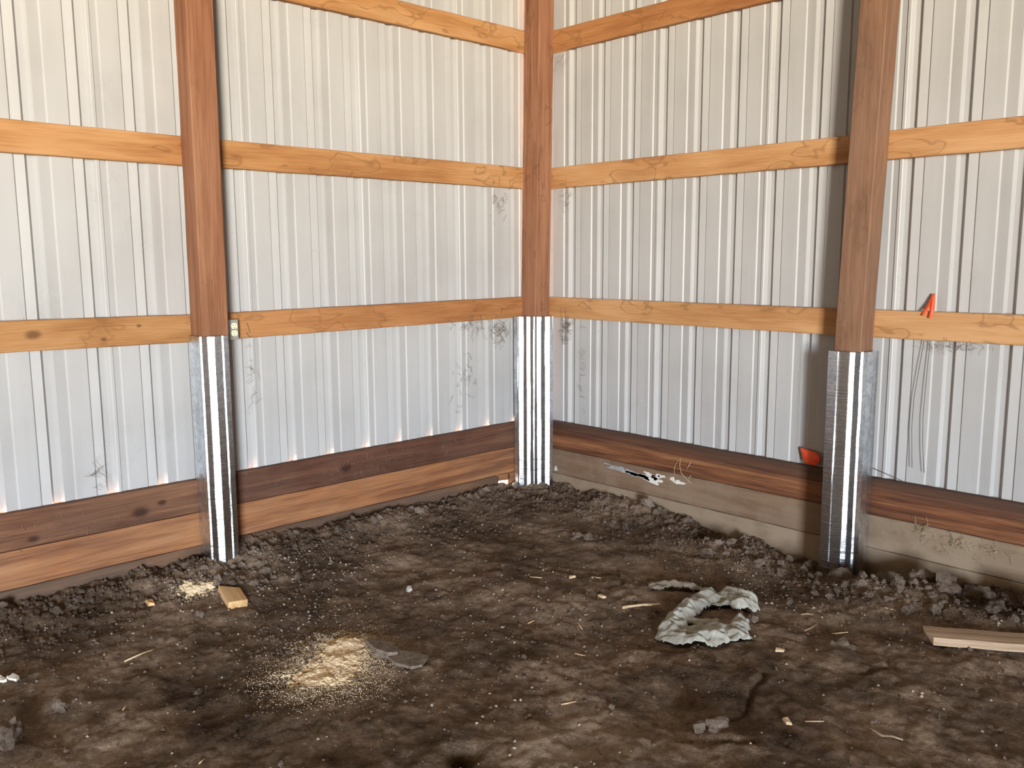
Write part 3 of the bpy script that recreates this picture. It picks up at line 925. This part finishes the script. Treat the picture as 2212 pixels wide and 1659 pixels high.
scatter(46, along_flag_wall, .012, .044, 'dry dirt clod in the spoil along the flag wall between corner and sleeve', 'clods along the flag wall by the corner')
scatter(80, lambda: (rng.uniform(2.6, 3.75), -.08 - abs(rng.gauss(.15, .13))), .013, .064, 'grey dirt clod in the spoil heap beyond the sleeve in the hollow', 'clods of the spoil heap by the hollow')
scatter(18, lambda: (2.43 + rng.gauss(0, .15), -.42 + rng.gauss(0, .09)), .012, .034, 'dirt clod on the near lip of the hollow round the sleeve', 'clods on the lip of the hollow')
scatter(34, lambda: (rng.uniform(.5, 3.6), rng.uniform(-3.7, -.7)), .009, .018, 'stray dirt clod lying out on the open floor', 'stray clods on the open floor', .4)


# crumbs and grit nobody could count
def grit(name, count, place, rlo, rhi, m, label):
    vs, fs = [], []
    for _ in range(count):
        x, y = place()
        if x < .05 or y > -.05:
            continue
        r = rlo + (rhi - rlo) * rng.random() ** 2.5
        c = len(vs)
        z = gz_fast(x, y) + r * .35
        a0 = rng.uniform(0, 6.28)
        jit = [rng.uniform(.65, 1.3) for _ in range(6)]
        for k in range(4):
            a = a0 + k * math.pi / 2
            vs.append((x + r * jit[k] * math.cos(a), y + r * jit[k] * math.sin(a), z + rng.uniform(-.25, .25) * r))
        vs.append((x, y, z + r * .8 * jit[4])); vs.append((x, y, z - r * .8))
        for k in range(4):
            fs.append((c + k, c + (k + 1) % 4, c + 4)); fs.append((c + (k + 1) % 4, c + k, c + 5))
    o = obj(name, mesh_data(name, vs, fs), m, floor)
    return tag(o, label, None, None, 'stuff')


def gz_fast(x, y):
    i = (x - G0) / STEP_R; j = (-y - G0) / STEP_R
    i0 = min(max(int(i), 0), n - 1); j0 = min(max(int(j), 0), n - 1)
    fi, fj = i - i0, j - j0
    return float((Z[i0, j0] * (1 - fi) + Z[i0 + 1, j0] * fi) * (1 - fj) + (Z[i0, j0 + 1] * (1 - fi) + Z[i0 + 1, j0 + 1] * fi) * fj)


STEP_R = (G1 - G0) / n
CL = [(.32, -2.56, .16, 3), (.45, -2.15, .22, 3), (.75, -2.25, .25, 3), (1.05, -2.55, .18, 3), (1.25, -2.75, .12, 2), (.55, -3.3, .3, 3), (.3, -1.3, .25, 2), (.25, -2.0, .12, 2),
      (1.95, -.55, .25, 3), (2.2, -.5, .2, 2), (1.6, -.35, .2, 2), (2.6, -.55, .25, 2), (3.1, -.4, .25, 2), (1.5, -1.6, .35, 1), (1.8, -1.75, .25, 1), (1.6, -2.0, .4, 2), (2.0, -2.3, .3, 1), (1.4, -1.2, .4, 1)]


def clustered():
    if rng.random() < .30:
        return rng.uniform(.05, 3.9), rng.uniform(-4.0, -.05)
    c = rng.choices(CL, [k[3] for k in CL])[0]
    return rng.gauss(c[0], c[2]), rng.gauss(c[1], c[2])


def edges():
    if rng.random() < .5:
        return .05 + abs(rng.gauss(0, .22)), rng.uniform(-3.9, -.1)
    return rng.uniform(.3, 3.8), -.05 - abs(rng.gauss(0, .3))


grit('pale_grit', 3000, clustered, .0022, .0085, M_GRIT, 'pale grit and bits of dry soil scattered over the dirt floor')
grit('soil_crumbs', 4500, edges, .004, .016, M_CRUMB, 'loose brown soil crumbs banked along both walls')
grit('soil_crumbs', 3000, clustered, .003, .012, M_CRUMB, 'loose brown soil crumbs strewn over the open floor')


# sawdust heaps
def heap(lobes, step, lift, label, seed, grains):
    x0 = min(l[0] - 2.2 * l[2] for l in lobes); x1 = max(l[0] + 2.2 * l[2] for l in lobes)
    y0 = min(l[1] - 2.2 * l[2] for l in lobes); y1 = max(l[1] + 2.2 * l[2] for l in lobes)
    nx, ny = int((x1 - x0) / step), int((y1 - y0) / step)
    XX, YY = np.meshgrid(np.linspace(x0, x1, nx + 1), np.linspace(y0, y1, ny + 1), indexing='ij')
    hh = np.zeros_like(XX)
    for lx, ly, r, h in lobes:
        hh = hh + h * np.exp(-((XX - lx) ** 2 + (YY - ly) ** 2) / (r * r))
    hh = hh + .004 * fbm(XX + seed, YY, 24, 3, .6) + .008 * fbm(XX, YY + seed, 120, 2, .7) - lift
    base = ground(XX, YY)
    ids = -np.ones(XX.shape, int)
    vs, fs = [], []
    for i in range(nx):
        for j in range(ny):
            if max(hh[i, j], hh[i + 1, j], hh[i, j + 1], hh[i + 1, j + 1]) > 0:
                f_ = []
                for a, b in ((i, j), (i + 1, j), (i + 1, j + 1), (i, j + 1)):
                    if ids[a, b] < 0:
                        ids[a, b] = len(vs)
                        vs.append((XX[a, b], YY[a, b], base[a, b] + max(hh[a, b], -.004)))
                    f_.append(int(ids[a, b]))
                fs.append(f_)
    for _ in range(grains):
        lx, ly, r, h = rng.choices(lobes, [l[2] * l[3] for l in lobes])[0]
        x, y = rng.gauss(lx, r * 1.0), rng.gauss(ly, r * 1.0)
        q_ = rng.uniform(.0009, .0024)
        a = rng.uniform(0, 6.28)
        hz = sum(l[3] * math.exp(-((x - l[0]) ** 2 + (y - l[1]) ** 2) / (l[2] * l[2])) for l in lobes) - lift
        z = gz_fast(x, y) + max(hz, 0) + .001
        c = len(vs)
        vs += [(x + q_ * 1.6 * math.cos(a), y + q_ * 1.6 * math.sin(a), z), (x + q_ * math.cos(a + 2.1), y + q_ * math.sin(a + 2.1), z), (x + q_ * math.cos(a + 4.2), y + q_ * math.sin(a + 4.2), z), (x, y, z + q_ * 1.1)]
        fs += [(c, c + 1, c + 3), (c + 1, c + 2, c + 3), (c + 2, c, c + 3)]
    o = obj('sawdust_heap', mesh_data('sawdust_heap', vs, fs), M_SAW)
    return tag(o, label, 'sawdust', None, 'stuff')


heap([(1.36, -2.545, .075, .020), (1.45, -2.62, .09, .014), (1.58, -2.72, .11, .010), (1.50, -2.80, .11, .009)], .005, .0068, 'heap of fresh tan sawdust beside the broken shingle', 2.0, 15000)
heap([(.385, -2.77, .05, .012), (.40, -2.70, .03, .009), (.33, -2.80, .03, .006)], .005, .0045, 'small spill of yellow sawdust among clods by the outlet post', 5.0, 1800)


# pine offcut
def prism_obj(name, poly_bottom, poly_top, m, parent=None, loc=(0, 0, 0)):
    k = len(poly_bottom)
    vs = list(poly_bottom) + list(poly_top)
    fs = [tuple(range(k)), tuple(range(k, 2 * k))] + [(i, (i + 1) % k, k + (i + 1) % k, k + i) for i in range(k)]
    bm = bmesh.new(); me = fix_normals(mesh_data(name, vs, fs)); bm.from_mesh(me)
    bmesh.ops.bevel(bm, geom=bm.edges[:], offset=.0012, segments=1, affect='EDGES')
    bm.to_mesh(me); bm.free()
    return obj(name, me, m, parent, loc)


bx, by = .60, -2.675
o = bevel_box('wood_offcut', (-.085, -.045, 0), (.085, .045, .038), .0015, M_OFF, None)
# slanted saw cut at one end
for v in o.data.vertices:
    if v.co.x < 0:
        v.co.x += .028 * (v.co.y / .045)
o.location = (bx, by, gz(bx, by) + .002)
o.rotation_euler = (R(-3), R(5), R(-12))
tag(o, 'fresh pine offcut with a slanted saw cut lying before the outlet post', 'offcut')

cx, cy = .363, -2.977
o = prism_obj('wood_chip', [(-.04, -.012, 0), (.03, -.022, 0), (.045, .006, 0), (-.01, .022, 0)], [(-.03, -.008, .012), (.03, -.015, .018), (.04, .004, .012), (-.008, .014, .016)], M_OFF, None, (cx, cy, gz(cx, cy) + .002))
tag(o, 'small tan wood chip on dark soil near the outlet wall', 'wood chip')

# broken shingle: a thick stub and a thin cracked tongue
sx, sy = 1.60, -2.455
szz = gz(sx, sy) + .004
sh = tag(obj('broken_shingle', None, None, None, (sx, sy, szz)), 'broken grey-brown shingle lying beside the sawdust heap', 'shingle')
P1 = [(1.435, -2.487), (1.483, -2.497), (1.543, -2.508), (1.60, -2.492), (1.618, -2.452), (1.575, -2.418), (1.522, -2.410), (1.443, -2.433)]
P2 = [(1.60, -2.492), (1.671, -2.505), (1.743, -2.478), (1.757, -2.434), (1.714, -2.368), (1.640, -2.395), (1.578, -2.42), (1.618, -2.452)]
prism_obj('shingle_stub', [(x - sx, y - sy, -.006) for x, y in P1], [(x - sx, y - sy, .020 - .12 * (y + 2.45)) for x, y in P1], M_SHING, sh)
prism_obj('shingle_tongue', [(x - sx, y - sy, -.004) for x, y in P2], [(x - sx, y - sy, .007 + .05 * abs(y + 2.44)) for x, y in P2], M_SHING, sh)

# old board running out of the picture
ang = math.atan2(-.66 + .858, 3.423 - 3.101)
Lb = .95
secs = []
for i in range(31):
    x = Lb * i / 30
    e = .006 * float(vnoise(np.array([x * 11.0]), np.array([2.2]))[0])
    cut = .022 if i == 0 else 0
    secs.append([(x + cut, -.058 + e, 0), (x + cut * .4, .058, 0), (x, .058 + e, .034), (x - cut * .2, .0, .036 + e * .4), (x + cut, -.058 + e, .034)])
vs, fs = sweep(secs)
bx, by = 3.085, -.80
o = obj('old_board', fix_normals(mesh_data('old_board', vs, fs)), M_OLD, None, (bx, by, max(gz(bx, by), gz(3.4, -.62)) + .004), (0, R(-1), ang))
tag(o, 'weathered board lying flat on the dirt before the spoil heap', 'board')


# rag: one crumpled cloth
def rag(name, arms, step, m, label, seed, hmul=1.0):
    xs = [p[0] for a in arms for p in a[0]]; ys_ = [p[1] for a in arms for p in a[0]]
    x0, x1, y0, y1 = min(xs) - .09, max(xs) + .09, min(ys_) - .09, max(ys_) + .09
    nx, ny = int((x1 - x0) / step), int((y1 - y0) / step)
    XX, YY = np.meshgrid(np.linspace(x0, x1, nx + 1), np.linspace(y0, y1, ny + 1), indexing='ij')
    wx = XX + .022 * fbm(XX + seed, YY, 16, 3); wy = YY + .022 * fbm(XX, YY + seed, 16, 3)
    hh = np.full(XX.shape, -1.0)
    for pts, r, h in arms:
        d = seg_dist(wx, wy, pts) / r
        hh = np.maximum(hh, np.where(d < 1, h * np.sqrt(np.maximum(1 - d ** 2, 0)), -1))
    fold = 1 - 2.4 * np.abs(fbm(wx * 1.0 + seed, wy * 1.7, 15, 2, .45))
    crease = np.abs(fbm(wx * 1.5 + 9, wy + seed, 30, 2, .5))
    zz = ground(XX, YY) + .002 + np.maximum(hh, 0) * (.55 + .55 * fold) * hmul - .009 * np.clip(.06 - crease, 0, 1) / .06 * (hh > .008)
    keep = hh > 0
    ids = -np.ones(XX.shape, int)
    vs, fs = [], []
    for i in range(nx):
        for j in range(ny):
            c4 = ((i, j), (i + 1, j), (i + 1, j + 1), (i, j + 1))
            if all(keep[c] for c in c4):
                f_ = []
                for c in c4:
                    if ids[c] < 0:
                        ids[c] = len(vs); vs.append((XX[c] - x0, YY[c] - y0, zz[c]))
                    f_.append(int(ids[c]))
                fs.append(f_)
    o = obj(name, mesh_data(name, vs, fs, True), m, None, (x0, y0, 0))
    md = o.modifiers.new('cloth', 'SOLIDIFY'); md.thickness = .003; md.offset = -1
    sm = o.modifiers.new('soften', 'SMOOTH'); sm.factor = .5; sm.iterations = 7
    return tag(o, label, 'cloth')


rag('rag', [([(2.15, -1.0), (2.179, -1.195), (2.225, -1.40), (2.265, -1.46)], .062, .060),
            ([(2.265, -1.46), (2.36, -1.465), (2.46, -1.40), (2.50, -1.31)], .068, .050),
            ([(2.50, -1.31), (2.47, -1.22), (2.42, -1.17)], .042, .042),
            ([(2.28, -1.42), (2.37, -1.36), (2.45, -1.28)], .055, .040),
            ([(2.15, -1.0), (2.22, -1.03), (2.30, -.97)], .055, .055),
            ([(2.23, -.93), (2.31, -.95), (2.345, -1.0)], .074, .060),
            ([(2.20, -1.30), (2.29, -1.29), (2.35, -1.25)], .028, .032)],
    .0042, M_RAG, 'crumpled grey rag lying in a ring on the dirt floor', 3.3)
rag('cloth_strip', [([(1.90, -1.075), (1.965, -.99), (2.03, -.955)], .042, .045), ([(2.03, -.955), (2.09, -.94)], .030, .034)], .0042, M_STRIP, 'twisted strip of dirty brown cloth behind the grey rag', 7.1)

# white scraps
for i, (x, y, s) in enumerate(((.70, -3.69, .028), (.735, -3.655, .030))):
    k = 9
    ring = [(s * (1 + .35 * math.sin(3 * a + i)) * math.cos(a), s * .6 * (1 + .3 * math.sin(2 * a)) * math.sin(a)) for a in [2 * math.pi * t / k for t in range(k)]]
    o = prism_obj('paper_scrap', [(a, b, 0) for a, b in ring], [(a, b, .006 + .2 * abs(a)) for a, b in ring], M_SCRAP, None, (x, y, gz(x, y) + .003))
    tag(o, 'torn white scrap on the dirt beyond the pine offcut', 'scrap', 'white scraps')


# straws and twigs
def stalk(name, pts, r, m, label, cat, group=None, lift=.004):
    P = [(x, y, gz(x, y) + lift + (0.004 if 0 < i < len(pts) - 1 else 0)) for i, (x, y) in enumerate(pts)]
    o0 = P[0]
    vs, fs = tube([tuple(p[k] - o0[k] for k in range(3)) for p in P], r, 6, r_end=r * .6)
    return tag(obj(name, mesh_data(name, vs, fs, True), m, None, o0), label, cat, group)


stalk('twig', [(.854, -3.277), (.85, -3.21), (.836, -3.147)], .004, M_STRAW, 'thin pale twig on the bare floor before the outlet wall', 'twig')
stalk('wood_splinter', [(1.923, -1.371), (1.98, -1.285), (2.021, -1.214)], .007, M_STRAW, 'pale wood splinter pointing at the grey rag', 'splinter')
stalk('twig', [(3.206, -1.617), (3.24, -1.628), (3.274, -1.641), (3.30, -1.62), (3.329, -1.604)], .005, M_OLD, 'bent brown twig on the trodden floor', 'twig')
for pts in ([(2.57, -.885), (2.59, -.87), (2.61, -.845)], [(2.661, -1.022), (2.668, -.97), (2.666, -.919)], [(2.823, -.588), (2.86, -.574)], [(1.549, -1.177), (1.6, -1.144)], [(1.728, -1.808), (1.739, -1.775)],
            [(1.886, -1.646), (1.945, -1.68)], [(1.258, -3.429), (1.236, -3.404)], [(1.799, -3.381), (1.78, -3.354)], [(1.35, -1.42), (1.40, -1.38)], [(2.95, -2.3), (3.0, -2.27)], [(3.05, -1.75), (3.1, -1.71)], [(2.35, -2.25), (2.38, -2.2)],
            [(2.1, -1.9), (2.14, -1.88)], [(2.75, -.95), (2.80, -.90)]):
    stalk('straw', pts, .0028, M_STRAW, 'short straw lying loose on the dirt floor', 'straw', 'loose straws on the floor')
for i, (x, y) in enumerate(((1.795, -1.372), (1.505, -1.27), (3.01, -1.80), (2.70, -1.30))):
    o = prism_obj('wood_chip', [(-.022, -.008, 0), (.018, -.014, 0), (.024, .008, 0), (-.012, .012, 0)], [(-.018, -.006, .009), (.016, -.010, .013), (.02, .006, .01), (-.01, .009, .011)], M_STRAW, None, (x, y, gz(x, y) + .002))
    o.rotation_euler[2] = i * 1.3
    tag(o, 'tiny pale wood chip on the open floor', 'wood chip', 'tiny chips on the floor')


# ------------------------------------------------------------------ hay and cobwebs on the walls
def tuft(name, wall, s, z, w, h, count, r, m, label, cat, seed, ln=.05, depth=.03, hang=.5):
    """thin strands of length ln scattered over a w x h patch of wall; hang 0 = any way, 1 = drooping"""
    rr = random.Random(seed)
    vs, fs = [], []
    for _ in range(count):
        x, zz, dd = rr.gauss(0, w / 4), rr.gauss(0, h / 4), rr.uniform(.002, depth)
        a = rr.uniform(0, 6.28) * (1 - hang) + (-math.pi / 2 + rr.gauss(0, .7)) * hang
        st = ln * rr.uniform(.4, 1.5) / 5
        pts = []
        for k in range(6):
            pts.append((x, zz, dd))
            a += rr.gauss(0, .45)
            x += st * math.cos(a); zz += st * math.sin(a)
            dd = min(max(dd + rr.gauss(0, depth * .12), .001), depth)
        P = [(x_, -d_, z_) if wall == 'R' else (d_, -x_, z_) for x_, z_, d_ in pts]
        tube(P, r * rr.uniform(.6, 1.3), 4, vs, fs)
    base = (s, -GT, z) if wall == 'R' else (GT, -s, z)
    o = obj(name, mesh_data(name, vs, fs, True), m, None, base)
    return tag(o, label, cat, None, 'stuff')


tuft('hay_tuft', 'R', 2.757, .225, .06, .10, 34, .0007, M_HAY, 'tuft of hay caught on the dusty second plank', 'hay', 1, .06, .02)
tuft('hay_tuft', 'R', 2.92, .195, .16, .09, 40, .0007, M_HAY, 'wide wisp of hay and dirt on the dusty second plank', 'hay', 2, .05, .02)
tuft('hay_tuft', 'R', 3.08, .205, .16, .06, 18, .0007, M_HAY, 'thin wisp of hay on the dusty plank farthest from the corner', 'hay', 3, .05, .015)
tuft('hay_tuft', 'L', 1.45, .37, 1.35, .16, 60, .0006, M_CHAFF, 'scattered pale straw bits stuck to the dark top plank', 'hay', 4, .03, .006, .1)
tuft('hay_tuft', 'L', 3.2, .37, 1.0, .16, 36, .0006, M_CHAFF, 'pale straw bits stuck to the knotty top plank', 'hay', 5, .03, .006, .1)
for pts in ([(1.245, .25), (1.25, .31), (1.275, .355), (1.29, .367), (1.29, .32), (1.30, .275), (1.34, .245), (1.378, .225)], [(1.33, .30), (1.355, .33), (1.37, .36)], [(1.345, .235), (1.36, .26), (1.375, .275)]):
    P = [(x - pts[0][0], -.006 * math.sin(i * 2.0) ** 2, z - pts[0][1]) for i, (x, z) in enumerate(pts)]
    vs, fs = tube(P, .0018, 5)
    tag(obj('dry_root', mesh_data('dry_root', vs, fs, True), M_STRAW, None, (pts[0][0], -GT - .003, pts[0][1])), 'thin dry root dangling on the top plank above the white paint', 'root', 'dry roots above the paint')

for wall, cs, cz, w, h, cnt, r, mm, lab, sd, ln in (
        ('L', .40, 1.11, .16, .17, 46, .0010, M_WEB, 'dusty brown cobweb under the girt beside the corner sleeve, on the outlet wall', 11, .07),
        ('L', .62, 1.15, .36, .06, 34, .0008, M_WEB, 'sagging dusty cobweb strands under the lowest girt of the outlet wall', 12, .06),
        ('R', .315, 1.10, .09, .18, 46, .0011, M_WEB, 'dusty brown cobweb under the girt beside the corner sleeve, on the flag wall', 13, .06),
        ('L', .72, .80, .22, .34, 34, .0009, M_WEB, 'wisps of dirty cobweb low on the siding near the corner', 14, .04),
        ('L', .40, 1.98, .22, .18, 22, .0008, M_WEB, 'faint cobweb under the middle girt of the outlet wall by the corner', 15, .05),
        ('R', .30, 1.98, .14, .18, 26, .0008, M_WEB, 'faint cobweb under the middle girt of the flag wall by the corner', 16, .05),
        ('R', .27, 2.88, .12, .16, 20, .0008, M_WEBL, 'faint grey cobweb under the highest girt of the flag wall', 17, .05),
        ('R', 2.88, 1.165, .34, .05, 40, .0009, M_WEB, 'dusty cobweb fringe under the girt that carries the folded flag', 18, .035),
        ('L', 3.07, .58, .06, .20, 14, .0009, M_WEB, 'wisp of cobweb low on the siding beyond the outlet post', 19, .05),
        ('L', 2.24, .95, .06, .55, 22, .0008, M_WEB, 'string of cobweb wisps on the siding beside the sleeve below the outlet', 20, .04),
        ('R', .46, .75, .05, .6, 20, .0008, M_WEB, 'thread of dirty cobweb down the siding right of the corner sleeve', 21, .04)):
    tuft('cobweb', wall, cs, cz, w, h, cnt, r, mm, lab, 'cobweb', sd, ln, .02, .6)
